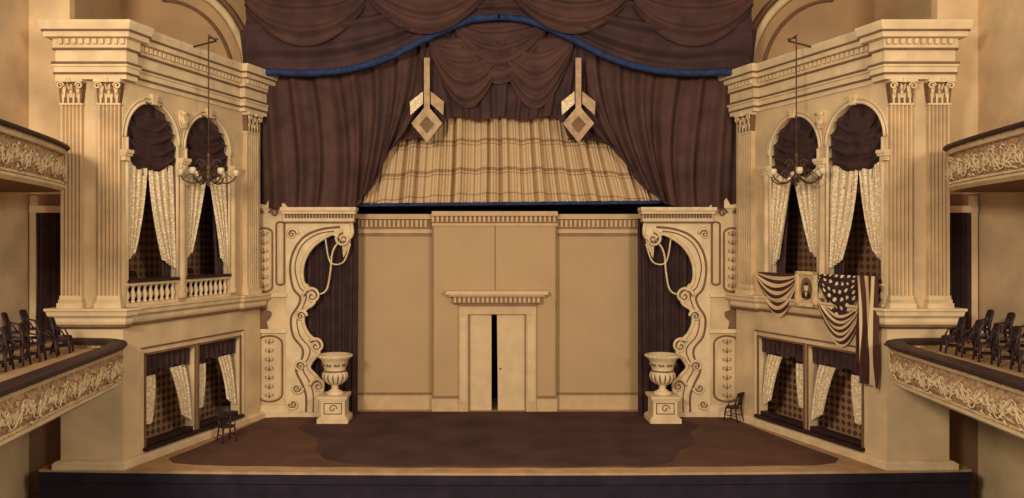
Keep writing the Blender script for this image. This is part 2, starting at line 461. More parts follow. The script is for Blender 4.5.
def balustrade(sg, a, b):
    S = splay(sg); mb = MB('balustrade')
    mb.box(S, a, b, 4.5, 4.6, -0.28, 0.06, PLASTER2)
    mb.box(S, a, b, 5.1, 5.18, -0.26, 0.05, PLASTER2)
    mb.box(S, a, b, 5.18, 5.27, -0.3, 0.1, RAIL)
    n = 9
    for i in range(n):
        x, y, _ = S(a+(b-a)*(i+0.5)/n, 0, -0.08)
        mb.lathe((x, y, 4.6), [(0.07, 0), (0.07, 0.04), (0.04, 0.08), (0.085, 0.2), (0.075, 0.27), (0.035, 0.38), (0.05, 0.44), (0.07, 0.46), (0.07, 0.5)], PLASTER2, 10)
    mb.done(BOX[sg])
for sg in (1, -1):
    for a, b, _, _ in ARCH: balustrade(sg, a, b)

# ------------------------------------------------------------ flags and portrait on the honoured box
S = splay(-1)
mb = MB('flag_bunting')
drape(mb, S, lambda u: (3.38+2.0*u, 5.32), lambda u: (3.38+2.0*u, 5.0-1.15*sin(pi*u)**0.8), FSTR, 0.16, 4, 0.04, 50, 24, kind='v')
mb.done()
mb = MB('star_spangled_flag')
drape(mb, S, lambda u: (0.75+1.65*u, 5.36), lambda u: (0.75+1.65*u, 4.9-0.75*sin(pi*u)), FSTAR, 0.18, 3, 0.04, 50, 20, kind='v')
drape(mb, S, lambda u: (0.6+2.0*u, 4.75-0.5*sin(pi*u)), lambda u: (0.6+2.0*u, 4.6-1.4*sin(pi*u)), FSTR, 0.14, 3, 0.04, 50, 20, kind='v')
mb.done()
mb = MB('hanging_flag')
drape(mb, S, lambda u: (-0.05+0.9*u, 5.38), lambda u: (0.05+0.66*u+0.06*sin(9*u), 2.1+0.5*u+0.1*sin(7*u)), FSTRU, 0.36, 2.5, 0.12, 40, 24, mid=lambda u: (0.05+0.55*u, 3.9), wob=1.5)
mb.done()
mb = MB('framed_portrait')
a, b, z0, z1 = 2.45, 3.34, 4.32, 5.42
for q in ((a, a+0.1, z0, z1), (b-0.1, b, z0, z1), (a, b, z0, z0+0.1), (a, b, z1-0.1, z1)):
    mb.box(S, *q, 0.24, 0.34, GOLD)
mb.box(S, a+0.05, b-0.05, z0+0.05, z1-0.05, 0.24, 0.28, PRINT)
c = (a+b)/2
mb.prism(S, [(c+0.26*cos(i*pi/12), (z0+z1)/2+0.36*sin(i*pi/12)) for i in range(24)], 0.28, 0.285, PLDARK)
mb.prism(S, [(c-0.2, z0+0.26), (c+0.2, z0+0.26), (c+0.2, z0+0.38), (c+0.08, z0+0.48), (c-0.08, z0+0.48), (c-0.2, z0+0.38)], 0.285, 0.29, INK)
mb.prism(S, [(c+0.09*cos(i*pi/8), z0+0.6+0.13*sin(i*pi/8)) for i in range(16)], 0.285, 0.298, GOLD)
mb.prism(S, [(c+0.1*cos(i*pi/8), z0+0.66+0.1*sin(i*pi/8)) for i in range(9)], 0.285, 0.3, INK)
mb.prism(S, [(c-0.06, z0+0.44), (c+0.06, z0+0.44), (c, z0+0.3)], 0.285, 0.3, GOLD)
mb.done()

# ------------------------------------------------------------ gas chandeliers
def chandelier(sg):
    mb = MB('gas_chandelier'); x, y = sg*-9.0, 24.5; D = -0.22
    mb.tube([(x, y, 12.6), (x, y, 9.2+D)], 0.022, BRASS)
    sx = -sg
    mb.tube([(x-sx*0.1, y-0.3, 12.6), (x+sx*-0.2, y+0.1, 12.52), (sg*-10.0, 24.85, 12.3)], 0.03, BRASS)
    mb.tube([(x, y, 12.6), (x+sg*0.35, y-0.2, 12.5)], 0.025, BRASS)
    mb.lathe((x, y, 8.35+D), [(0.01, -0.1), (0.05, -0.04), (0.03, 0.02), (0.09, 0.1), (0.14, 0.2), (0.06, 0.3), (0.05, 0.42), (0.1, 0.5), (0.05, 0.6), (0.035, 0.8), (0.07, 0.86), (0.02, 0.95)], BRASS, 12)
    for k in range(6):
        a = k*pi/3+0.25; ca, sa = cos(a), sin(a)
        pts = [(x+ca*r, y+sa*r, z+D) for r, z in ((0.08, 8.55), (0.3, 8.38), (0.55, 8.36), (0.74, 8.46), (0.8, 8.6))]
        mb.tube(pts, 0.026, BRASS)
        for R0, zc in ((0.36, 8.62), (0.22, 8.95)):
            sc = [(x+ca*(R0+0.15*(1-i/16)*cos(i*0.55)), y+sa*(R0+0.15*(1-i/16)*cos(i*0.55)), zc+D+0.16*(1-i/16)*sin(i*0.55)) for i in range(14)]
            mb.tube(sc, 0.017, BRASS, 5)
        mb.tube([(x+ca*0.05, y+sa*0.05, 9.05+D), (x+ca*0.4, y+sa*0.4, 8.75+D), (x+ca*0.74, y+sa*0.74, 8.48+D)], 0.01, BRASS, 4)
        mb.lathe((x+ca*0.8, y+sa*0.8, 8.58+D), [(0.04, 0), (0.08, 0.03), (0.105, 0.1), (0.1, 0.17), (0.08, 0.2)], GLOBE, 12)
    mb.done()
chandelier(1); chandelier(-1)

# ------------------------------------------------------------ chairs
def chair(x, y, z, ang, s=1.0, t=1.35):
    mb = MB('cane_chair')
    ca, sa = cos(ang), sin(ang)
    def T(a, b, c): return (x+s*(a*ca-b*sa), y+s*(a*sa+b*ca), z+s*c)   # a: forward, b: side
    seat = [(0.22*cos(t)+0.01, 0.23*sin(t)*(1.05 if cos(t) > 0 else 0.92)) for t in [2*pi*i/20 for i in range(20)]]
    P = [T(a, b, 0.43) for a, b in seat]+[T(a, b, 0.48) for a, b in seat]
    mb.add(P, [list(range(20)), list(range(20, 40))]+[(i, (i+1) % 20, 20+(i+1) % 20, 20+i) for i in range(20)], CHAIRM)
    for q in (-1, 1):
        mb.tube([T(0.17, q*0.17, 0.45), T(0.2, q*0.2, 0.22), T(0.23, q*0.22, 0)], [0.024*t, 0.02*t, 0.015*t], CHAIRM)
        mb.tube([T(-0.27, q*0.2, 0), T(-0.2, q*0.18, 0.3), T(-0.18, q*0.18, 0.47), T(-0.21, q*0.19, 0.7), T(-0.28, q*0.2, 0.96)], [k*t for k in (0.016, 0.02, 0.024, 0.02, 0.017)], CHAIRM)
        mb.tube([T(0.2, q*0.2, 0.2), T(-0.22, q*0.185, 0.2)], 0.012*t, CHAIRM)
        mb.tube([T(-0.22, q*0.19, 0.72), T(0.0, q*0.25, 0.66), T(0.1, q*0.22, 0.47)], 0.013*t, CHAIRM)
    mb.tube([T(0.2, -0.2, 0.26), T(0.2, 0.2, 0.26)], 0.012*t, CHAIRM)
    def rail(u, v): return T(-0.24-0.04*v-0.04*sin(pi*u), -0.2+0.4*u, 0.82+0.14*v+0.03*sin(pi*u)*v)
    mb.grid(rail, 10, 3, CHAIRM)
    mb.tube([rail(i/10, 1) for i in range(11)], 0.017*t, CHAIRM)
    mb.tube([T(-0.2-0.03*sin(pi*i/8), -0.18+0.36*i/8, 0.56) for i in range(9)], 0.013*t, CHAIRM)
    for i in range(5):
        b = -0.12+0.06*i; mb.tube([T(-0.23, b, 0.57), T(-0.28, b, 0.86)], 0.011*t, CHAIRM, 5)
    return mb.done()
chair(-8.72, 25.4, 0.02, -0.9, 1.05)
chair(8.3, 28.3, 0.02, 2.3, 1.05)

# ------------------------------------------------------------ balconies
def balcony(sg, path0, zt, zb, name, floorz):
    n = len(path0); pts = [(i/(n-1), p[0], p[1]) for i, p in enumerate(path0)]
    f = smoothpl(pts); path = [f(i/60) for i in range(61)]
    mb = MB(name); h = zt-zb
    Z = lambda t: zb+h*t
    mb.sweep(path, [(-0.12, Z(0)), (0.04, Z(0)), (0.1, Z(0.05)), (0.1, Z(0.1)), (0.03, Z(0.14)), (0.1, Z(0.3)), (0.13, Z(0.5)), (0.1, Z(0.68)), (0.02, Z(0.8)), (0.02, Z(0.84)),
                    (0.1, Z(0.88)), (0.14, Z(0.95)), (0.14, Z(1)), (-0.12, Z(1))], CARVE, sg)
    mb.sweep(path, [(0.02, Z(0.0)-0.03), (0.12, Z(0.05)), (0.12, Z(0.1)), (0.03, Z(0.13))], PLASTER2, sg)
    mb.sweep(path, [(0.03, Z(0.86)), (0.12, Z(0.88)), (0.16, Z(0.95)), (0.05, Z(0.97))], PLASTER2, sg)
    mb.sweep(path, [(-0.28, zt), (0.2, zt), (0.24, zt+0.04), (0.22, zt+0.1), (0.1, zt+0.13), (-0.2, zt+0.13), (-0.28, zt+0.08)], RAIL, sg, smooth=False)
    L = [0]
    for i in range(60): L.append(L[-1]+math.dist(path[i], path[i+1]))
    def at(s, z, q):
        s = max(0, min(L[-1]-1e-4, s)); i = max(k for k in range(60) if L[k] <= s); t = (s-L[i])/(L[i+1]-L[i])
        a, b = path[i], path[i+1]; d = Vector((b[0]-a[0], b[1]-a[1])).normalized()
        return (sg*(a[0]+(b[0]-a[0])*t+d.y*q), a[1]+(b[1]-a[1])*t-d.x*q, z)
    cnt = int(L[-1]/0.5)
    for k in range(cnt):
        s0 = (k+0.5)*L[-1]/cnt; d = 1 if k % 2 else -1; zc = Z(0.48)
        for dd, R in ((1, h*0.2), (-1, h*0.17)):
            P = []
            for i in range(20):
                a = i/19*3.4*pi; r = R*(1-i/24)
                P.append(at(s0+dd*0.12+dd*r*cos(a)*0.9, zc+d*dd*0.06+d*r*sin(a), 0.13))
            mb.tube(P, [0.026*(1-i/30) for i in range(20)], RELIEF, 5)
        mb.tube([at(s0-0.25, zc-d*0.2, 0.12), at(s0, zc+d*0.05, 0.14), at(s0+0.25, zc+d*0.22, 0.12)], 0.024, RELIEF, 5)
        for q in range(5):
            s1 = s0+random.uniform(-.25, .25); z1 = Z(random.uniform(0.22, 0.76))
            mb.tube([at(s1-0.05, z1-0.05, 0.1), at(s1, z1, 0.15), at(s1+0.05, z1+0.06*random.choice((-1, 1)), 0.11)], [0.01, 0.03, 0.01], RELIEF, 5)
    for k in range(int(L[-1]/0.16)):
        s0 = (k+0.5)*0.16; mb.box(lambda a, b, c: at(a, b, c), s0-0.04, s0+0.04, Z(0.14), Z(0.19), 0.02, 0.09, RELIEF)
    for i in range(60):
        a, b = path[i], path[i+1]
        for z0, z1, M in ((floorz-0.12, floorz, STAGEW), (zb-0.02, zb+0.1, PLDARK)):
            P = [(sg*a[0], a[1]), (sg*b[0], b[1]), (sg*-13.95, max(b[1], a[1]+1e-3)), (sg*-13.95, a[1])]
            mb.add([(p[0], p[1], z0) for p in P]+[(p[0], p[1], z1) for p in P], [(0, 1, 2, 3), (4, 5, 6, 7), (0, 1, 5, 4), (1, 2, 6, 5), (2, 3, 7, 6), (3, 0, 4, 7)], M)
    ob = mb.done()
    return ob
lowp = [(-9.2, 11.5), (-9.45, 13.5), (-9.65, 15.5), (-9.85, 17.5), (-10.0, 19.2), (-10.15, 20.6), (-10.45, 21.5), (-11.0, 21.95), (-12.3, 22.1)]
upp = [(-10.2, 12.5), (-10.6, 15), (-10.95, 17.2), (-11.3, 19.2), (-11.65, 20.7), (-11.95, 21.4), (-12.4, 21.75), (-12.85, 21.9)]
for sg in (1, -1):
    lb = balcony(sg, lowp, 3.56, 2.6, 'dress_circle_balcony', 3.45)
    balcony(sg, upp, 8.78, 7.72, 'upper_balcony', 8.5)
    mb = MB('seating_riser')
    T = lambda a, b, c: (sg*a, b, c)
    mb.box(T, -13.94, -12.1, 12, 22.0, 3.45, 3.6, STAGEW); mb.done(lb)
    for i in range(7):
        chair(sg*-(11.4+0.03*i), 16.4+0.74*i, 3.46, (0.25 if sg > 0 else pi-0.25)+random.uniform(-.15, .15), 0.92, 1.8)
    for i in range(6):
        chair(sg*-12.6, 17.2+0.82*i, 3.61, (0.3 if sg > 0 else pi-0.3)+random.uniform(-.15, .15), 0.92, 1.8)
for s_ in (0.7, 1.6, 3.4, 4.3):
    p = splay(1)(s_, 0, -0.85); chair(p[0], p[1], 4.47, -0.3, 1.0)

# ------------------------------------------------------------ room shell
def block(name, x0, x1, y0, y1, z0, z1, m):
    mb = MB(name); mb.box(ident, x0, x1, y0, y1, z0, z1, m); return mb.done()
block('wall_left', -14.3, -14, 14, 30, -1.6, 16, PLASTER)
block('wall_right', 14, 14.3, 14, 30, -1.6, 16, PLASTER)
block('wall_back', -16, 16, 32.5, 32.8, 0, 16, BLACK)
block('ceiling', -14.3, 14.3, 25.5, 32.8, 16, 16.2, PLASTER)
block('floor', -14.3, 14.3, 8, 24, -1.8, -1.6, FRONTW)
for sg, nm in ((1, 'wall_gallery_left'), (-1, 'wall_gallery_right')):
    mb = MB(nm); T = lambda a, b, c: (sg*a, b, c)
    mb.box(T, -14, -12.8, 23.6, 23.9, -1.6, 7.75, DIMWALL)
    mb.box(T, -14, -12.8, 23.6, 23.9, 7.75, 16, PLASTER)
    mb.box(T, -13.9, -13.72, 23.45, 23.6, 3.4, 7.7, PLASTER); mb.box(T, -12.98, -12.82, 23.45, 23.6, 3.4, 7.7, PLASTER)
    drape(mb, stagef(sg, 23.5), lambda u: (-13.72+0.74*u, 7.2), lambda u: (-13.72+0.74*u, 3.5), WINGD, 0, 4, 0.05, 40, 4, taper=1)
    mb.box(T, -13.9, -12.82, 23.42, 23.6, 7.2, 7.4, PLASTER2)
    mb.done()
mb = MB('wall_proscenium')
for sg in (1, -1):
    T = lambda a, b, c: (sg*a, b, c)
    mb.box(T, -14, -9.05, 29.7, 30.0, 0, 16, WALLTOP)
    for R, r, M in ((3.4, 0.1, PLDARK), (3.15, 0.16, PLASTER2), (2.6, 0.06, PLDARK)):
        mb.tube([T(-12.4+R*cos(t), 29.62, 12.3+R*1.15*sin(t)) for t in [i*pi/2/24 for i in range(25)]], r, M)
mb.box(ident, -9.05, 9.05, 29.7, 30.0, 13.2, 16, BLACK)
mb.done()

# stage
mb = MB('stage_floor')
K = 40; P = [(-13+26*i/K, 22.3-0.35*(1-((i-K/2)/(K/2))**2)) for i in range(K+1)]
mb.prism(ident, P+[(13, 32.5), (-13, 32.5)], -0.3, 0.0, STAGEW)
for i in range(K):
    a, b = P[i], P[i+1]
    mb.add([(a[0], a[1]+0.05, -1.6), (b[0], b[1]+0.05, -1.6), (b[0], b[1]+0.05, -0.3), (a[0], a[1]+0.05, -0.3)], [(0, 1, 2, 3)], FRONTW)
    mb.add([(a[0], a[1]-0.03, -0.32), (b[0], b[1]-0.03, -0.32), (b[0], b[1]-0.03, -0.06), (a[0], a[1]-0.03, -0.06)], [(0, 1, 2, 3)], FRONTW)
mb.done()
mb = MB('stage_carpet')
C = [(-8.4, 28.8), (-8.8, 27), (-9.4, 24.7), (-9.8, 23.4), (-9.5, 22.95)]
C += [(-9.4+18.8*i/30, 22.75-0.3*(1-((i-15)/15)**2)+0.03*sin(i*1.7)) for i in range(1, 30)]
C += [(9.5, 22.95), (9.8, 23.4), (9.4, 24.7), (8.8, 27), (8.4, 28.8), (5.2, 29.85), (-5.2, 29.85)]
mb.prism(ident, C, 0.0, 0.012, CARPET)
# darker ground cloth laid over the middle of the stage
C = [(-6.6, 28.6), (-6.9, 27.2), (-5.9, 25.8), (-5.7, 24.4), (-5.2, 23.3), (-4.6, 22.9)]+[(-4.6+9.4*i/12, 22.62+0.08*sin(i*2.1)) for i in range(1, 12)]
C += [(4.8, 22.95), (5.3, 24.2), (6.1, 25.2), (6.3, 26.6), (6.9, 27.6), (6.5, 28.6), (5.2, 29.8), (-5.2, 29.8)]
mb.prism(ident, C, 0.012, 0.02, CARPET2)
mb.done()

# ------------------------------------------------------------ painted architectural flats
mb = MB('backdrop_flat')
d = 30.0; T = stagef(1, d)
W0, W1, D0, D1, zh = fx(432), fx(557), fx(468), fx(526), fz(314)
mb.box(T, W0, D0, 0, fz(216), -0.1, 0, FLATP); mb.box(T, D1, W1, 0, fz(216), -0.1, 0, FLATP); mb.box(T, D0, D1, zh, fz(216), -0.1, 0, FLATP)
T2 = stagef(1, 30.3)
for a, b in ((fx(338), W0+0.02), (W1-0.02, fx(657))):
    mb.box(T2, a, b, 0, fz(222), -0.1, 0, FLATP)
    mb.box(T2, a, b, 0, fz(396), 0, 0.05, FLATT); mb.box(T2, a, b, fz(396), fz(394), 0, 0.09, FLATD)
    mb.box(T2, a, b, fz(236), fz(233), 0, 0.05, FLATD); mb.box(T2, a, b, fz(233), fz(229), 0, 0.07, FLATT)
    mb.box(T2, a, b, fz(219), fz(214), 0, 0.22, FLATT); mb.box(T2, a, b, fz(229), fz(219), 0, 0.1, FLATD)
    n = int((b-a)/0.17)
    for i in range(n): mb.box(T2, a+i*0.17, a+i*0.17+0.09, fz(227), fz(220), 0.1, 0.17, FLATT)
mb.box(T, W0, W1, fz(216), fz(211.5), -0.1, 0.25, FLATT); mb.box(T, W0, W1, fz(223), fz(216), 0, 0.1, FLATD); mb.box(T, W0, W1, fz(226), fz(223), 0, 0.06, FLATT)
for i in range(27):
    a = W0+i*0.174; mb.box(T, a, a+0.09, fz(222), fz(216.5), 0.1, 0.18, FLATT)
for a, b in ((W0, fx(459)), (fx(536), W1)):
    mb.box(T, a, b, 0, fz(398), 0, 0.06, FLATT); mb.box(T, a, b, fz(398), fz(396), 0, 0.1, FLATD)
for a in (W0, W1-0.06):
    mb.box(T, a, a+0.06, 0, fz(216), 0, 0.03, FLATD)
mb.box(T, fx(494.6), fx(495.8), fz(290), fz(226), 0, 0.012, FLATD)
flat = mb.done()
mb = MB('door_1')
T = stagef(1, 29.98)
for a, b in ((fx(459), fx(468)), (fx(526), fx(536))):
    mb.box(T, a, b, 0, zh, 0, 0.12, FLATT)
    mb.box(T, a+0.06, b-0.06, 0.4, zh-0.1, 0.12, 0.14, DOORM)
mb.box(T, fx(468), fx(469.5), 0, zh, 0, 0.1, FLATD); mb.box(T, fx(525), fx(526), 0, zh, 0, 0.1, FLATD)
mb.box(T, fx(459), fx(536), zh, fz(306), 0, 0.13, FLATT)
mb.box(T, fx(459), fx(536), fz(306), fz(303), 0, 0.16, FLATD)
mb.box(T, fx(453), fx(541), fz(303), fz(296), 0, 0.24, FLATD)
mb.box(T, fx(449), fx(544), fz(296), fz(294), 0, 0.34, FLATT); mb.box(T, fx(446), fx(547), fz(294), fz(290.5), 0, 0.42, DOORM)
for i in range(19):
    a = fx(454)+i*0.172; mb.box(T, a, a+0.09, fz(302), fz(297), 0.24, 0.31, FLATT)
mb.box(T, fx(469), fx(491.5), 0.02, zh, -0.1, -0.04, DOORM)
mb.prism(T, [(fx(498), 0.02), (fx(525.5), 0.02), (fx(525.5), zh), (fx(497), zh)], -0.1, -0.04, DOORM)
mb.lathe((fx(500.5), 29.96, 1.6), [(0.0, -0.04), (0.04, 0), (0, 0.04)], BRASS, 8)
mb.done()

# ------------------------------------------------------------ proscenium pier with scroll-work
def scroll_pts(cx, cy, R, turns, start, dirn, n=26, k=0.85):
    return [(cx+R*(1-k*i/(n-1))*cos(start+dirn*turns*2*pi*i/(n-1)), cy+R*(1-k*i/(n-1))*sin(start+dirn*turns*2*pi*i/(n-1))) for i in range(n)]
def pier(sg):
    T = stagef(sg, 29.05)
    mb = MB('proscenium_pier')
    x = ex; z = ez
    mb.box(T, x(252), x(287), 0, z(208), -0.25, 0.0, PLASTER)
    mb.box(T, x(250), x(289), z(412)-0.0, z(405), 0, 0.1, PLASTER2); mb.box(T, x(250), x(289), 0, z(412), 0, 0.14, PLASTER2)
    def panel(a, b, zb, zt, orn=True):
        for o, M, t in ((0, PLDARK, 0.05), (0.09, PLASTER2, 0.03)):
            A, B, ZB, ZT = a+o, b-o, zb+o, zt-o
            c = (A+B)/2; r = (B-A)/2
            pts = [(A, ZB+r*0.6), (A, ZT-r*0.6)]+[(c-r*cos(i*pi/8), ZT-r*0.6+r*0.6*sin(i*pi/8)) for i in range(1, 8)]+[(B, ZT-r*0.6), (B, ZB+r*0.6)]+[(c+r*cos(i*pi/8), ZB+r*0.6-r*0.6*sin(i*pi/8)) for i in range(1, 8)]
            mb.tube([T(p, q, 0.01) for p, q in pts], t*0.7, M, 6, True)
        if not orn: return
        n = int((zt-zb)/0.3)
        c = (a+b)/2
        for i in range(n):
            zz = zb+0.25+i*(zt-zb-0.4)/max(1, n-1)*0.98
            for q in (-1, 1):
                mb.tube([T(c+q*p, zz+w, 0.02) for p, w in scroll_pts(0.1, 0, 0.09, 0.9, pi, 1, 10)], 0.014, FLATD, 5)
            mb.tube([T(c, zz-0.12, 0.02), T(c, zz+0.1, 0.04)], [0.025, 0.01], FLATD, 5)
    panel(x(255), x(272), z(292), z(228)); panel(x(276), x(284), z(285), z(222), False)
    panel(x(256), x(282), z(402), z(336))
    mb.box(T, x(252), x(287), z(297), z(293), 0, 0.12, PLASTER2); mb.box(T, x(252), x(287), z(333), z(329), 0, 0.12, PLASTER2)
    mb.prism(T, [(x(259), z(329)), (x(268), z(329)), (x(266), z(322)), (x(271), z(316)), (x(271), z(312)), (x(266), z(310)), (x(263.5), z(303)), (x(261), z(310)), (x(256), z(312)), (x(256), z(316)), (x(261), z(322))], 0, 0.1, PLDARK)
    mb.prism(T, [(x(250), z(208)), (x(288), z(208)), (x(284), z(203)), (x(276), z(205)), (x(270), z(198)), (x(266), z(205)), (x(256), z(203))], -0.15, 0.08, PLASTER2)
    mb.tube([T(p, q, 0.1) for p, q in scroll_pts(x(259), z(213), 0.16, 1.2, 0, 1)], 0.035, PLDARK, 5)
    mb.tube([T(p, q, 0.1) for p, q in scroll_pts(x(274), z(213), 0.16, 1.2, pi, -1)], 0.035, PLDARK, 5)
    mb.box(T, x(284), x(354), z(222), z(214), -0.25, 0.15, PLASTER2)
    mb.box(T, x(283), x(356), z(214), z(211), -0.25, 0.3, PLASTER2); mb.box(T, x(282), x(357), z(211), z(207.5), -0.25, 0.4, RELIEF)
    for i in range(22):
        a = x(286)+i*0.113; mb.box(T, a, a+0.06, z(218), z(214), 0.15, 0.22, PLDARK)
    mb.box(T, x(284), x(354), z(223), z(221.5), -0.2, 0.17, PLDARK)
    ctl = [(351, 222), (352, 234), (346, 240), (338, 236), (332, 234), (322, 239), (312, 247), (305, 258), (302, 270), (303, 282), (309, 290), (315, 296), (313, 304), (305, 310),
           (303, 322), (308, 334), (316, 342), (319, 352), (313, 360), (309, 368), (316, 376), (323, 386), (320, 398), (321, 416.5)]
    f = smoothpl([(i/(len(ctl)-1), p[0], p[1]) for i, p in enumerate(ctl)])
    edge = [f(i/90) for i in range(91)]
    poly = [(x(286), z(222))]+[(x(a), max(0, z(b))) for a, b in edge]+[(x(286), 0)]
    mb.prism(T, poly, -0.12, 0.04, PLASTER2)
    mb.tube([T(x(a), max(0.03, z(b)), 0.04) for a, b in edge], 0.07, RELIEF, 6)
    c2 = [(340, 227), (322, 229), (305, 236), (294, 250), (290, 268), (293, 288), (300, 297), (298, 306), (291, 318), (293, 336), (302, 348), (302, 358), (296, 370), (302, 384), (306, 396), (306, 412)]
    f2 = smoothpl([(i/(len(c2)-1), p[0], p[1]) for i, p in enumerate(c2)])
    mb.tube([T(x(f2(i/60)[0]), z(f2(i/60)[1]), 0.05) for i in range(61)], 0.04, PLDARK, 6)
    c3 = [(334, 231), (318, 234), (304, 243), (297, 256), (295, 270), (299, 286), (306, 295), (303, 307), (297, 320), (300, 336), (309, 347), (309, 356), (303, 369), (309, 381), (313, 394), (313, 412)]
    f3 = smoothpl([(i/(len(c3)-1), p[0], p[1]) for i, p in enumerate(c3)])
    mb.tube([T(x(f3(i/60)[0]), z(f3(i/60)[1]), 0.05) for i in range(61)], 0.022, PLDARK, 6)
    for cx, cy, R, st, dr in ((343, 239, 8, pi/2, 1), (312, 296, 9, pi, -1), (316, 346, 8, pi*0.8, -1), (301, 316, 6, 0, 1), (318, 386, 8, pi, -1), (300, 366, 6, 0, 1), (297, 388, 6, 0, -1), (293, 404, 6, pi, 1), (292, 234, 6, 0, 1)):
        mb.tube([T(a, b, 0.07) for a, b in scroll_pts(x(cx), z(cy), R/27.6, 1.5, st, dr)], [0.06*(1-i/40) for i in range(26)], RELIEF, 6)
        mb.tube([T(a, b, 0.1) for a, b in scroll_pts(x(cx), z(cy), R*0.72/27.6, 1.3, st, dr)], 0.02, PLDARK, 5)
    g = smoothpl([(0, 347, 232), (0.25, 333, 250), (0.4, 330, 272), (0.6, 326, 290), (0.8, 316, 294), (1, 306, 284)])
    mb.tube([T(x(g(i/30)[0]), z(g(i/30)[1]), 0.0) for i in range(31)], 0.035, RELIEF, 6)
    g = smoothpl([(0, 325, 238), (0.3, 330, 262), (0.6, 343, 262), (1, 350, 244)])
    mb.tube([T(x(g(i/30)[0]), z(g(i/30)[1]), 0.0) for i in range(31)], 0.03, RELIEF, 6)
    mb.box(T, x(286), x(322), 0, z(412), -0.2, 0.12, PLASTER2)
    mb.done()
    mb = MB('lace_jabot')
    drape(mb, T, lambda u: (x(340)+0.42*u, z(223)), lambda u: (x(343)+0.25*u, z(258)+0.5*(u)), LACE, -0.02, 3, 0.05, 24, 14, taper=0.8)
    mb.done()
    mb = MB('wing_drape')
    T3 = stagef(sg, 29.4)
    drape(mb, T3, lambda u: (x(289)+u*2.45, z(218)), lambda u: (x(289)+u*2.42, 0.02), WINGD, 0, 9, 0.06, 110, 10, taper=1)
    mb.done()
    c = (sg*x(338), 28.35, 0)
    mb = MB('urn_pedestal'); TB = lambda a, b, q: (c[0]+a, c[1]+q, b)
    for hw, z0, z1 in ((0.54, 0.02, 0.18), (0.48, 0.18, 0.24), (0.42, 0.24, 0.8), (0.46, 0.8, 0.86), (0.5, 0.86, 0.95)):
        mb.box(TB, -hw, hw, z0, z1, -hw, hw, PLASTER2)
    for q in ((-0.32, -0.29, 0.32, 0.72), (0.29, 0.32, 0.32, 0.72), (-0.32, 0.32, 0.32, 0.35), (-0.32, 0.32, 0.69, 0.72)):
        mb.box(TB, *q, -0.435, -0.42, PLDARK)
    mb.tube([TB(a, b, -0.43) for a, b in scroll_pts(0, 0.52, 0.15, 1.2, 0, 1)], 0.02, PLDARK, 5)
    mb.done()
    mb = MB('ornamental_urn')
    mb.lathe((c[0], c[1], 0.952), [(0.001, 0), (0.32, 0), (0.32, 0.07), (0.2, 0.13), (0.1, 0.22), (0.14, 0.27), (0.1, 0.31), (0.24, 0.37), (0.38, 0.48), (0.44, 0.62), (0.43, 0.74), (0.37, 0.82)], PLASTER2, 48,
             mod=lambda a, zz: 1+(0.07*cos(14*a) if 0.33 < zz < 0.8 else 0))
    mb.lathe((c[0], c[1], 0.952), [(0.36, 0.8), (0.41, 0.84), (0.36, 0.88), (0.42, 1.0), (0.45, 1.15), (0.5, 1.25), (0.6, 1.33), (0.61, 1.4), (0.52, 1.42), (0.42, 1.3), (0.001, 1.25)], PLASTER2, 32)
    for k in range(14):
        a = 2*pi*(k+0.5)/14
        mb.tube([(c[0]+r*cos(a), c[1]+r*sin(a), 0.952+zz) for r, zz in ((0.23, 0.38), (0.36, 0.5), (0.415, 0.62), (0.405, 0.73))], [0.012, 0.03, 0.035, 0.015], PLDARK, 5)
    for k in range(10):
        a = 2*pi*k/10
        for q in (-1, 1):
            mb.tube([(c[0]+(0.46)*cos(a+q*p/0.5), c[1]+0.46*sin(a+q*p/0.5), 0.952+1.08+w) for p, w in scroll_pts(0.06, 0, 0.06, 1, pi, 1, 9)], 0.016, PLDARK, 5)
    mb.lathe((c[0], c[1], 0.952), [(0.385, 0.815), (0.42, 0.84), (0.385, 0.865)], PLDARK, 24)
    for k in range(24):
        a = 2*pi*k/24; mb.lathe((c[0]+0.6*cos(a), c[1]+0.6*sin(a), 0.952+1.365), [(0.005, -0.04), (0.035, 0), (0.005, 0.04)], PLASTER2, 6)
    mb.done()
pier(1); pier(-1)

# ------------------------------------------------------------ great stage draperies
T = stagef(1, 29.75)
mb = MB('austrian_drapery')
drape(mb, T, lambda u: (ex(372+260*u), ez(88)), lambda u: (ex(348+318*u), ez(203-3*u)), LIGHTD, 0, 25, 0.52, 750, 16, taper=0.85, wob=0.5, kind='p')
mb.tube([T(ex(350+314*i/60), ez(204.5-3*i/60), 0.3) for i in range(61)], 0.07, HEM, 6)
mb.done()
for sg in (1, -1):
    T = stagef(sg, 28.98)
    mb = MB('tied_back_drape')
    if sg > 0: E = [(352, 207), (360, 200), (373, 186), (382, 166), (390, 150), (408, 139)]
    else: E = [(331, 203), (340, 196), (356, 184), (370, 164), (384, 148), (402, 139)]
    bot = smoothpl([(0, ex(246), ez(206)), (0.2, ex(285), ez(209)), (0.38, ex(318), ez(207))]+[(0.52+0.085*i, ex(p[0]), ez(p[1])) for i, p in enumerate(E)]+[(1.03, ex(440), ez(140))])
    drape(mb, T, lambda u: (ex(240)+(ex(446)-ex(240))*u, ez(30)), bot, DRAPE, 0, 8, 0.22, 200, 50, taper=0.5, wob=1.5,
          mid=lambda u: (ex(252)+(ex(440)-ex(252))*u**0.9, ez(118)))
    mb.tube([T(bot(0.5+i/80)[0], bot(0.5+i/80)[1], 0.05) for i in range(41)], 0.035, DRAPE2, 5)
    mb.done()
T = stagef(1, 28.8)
mb = MB('centre_drape')
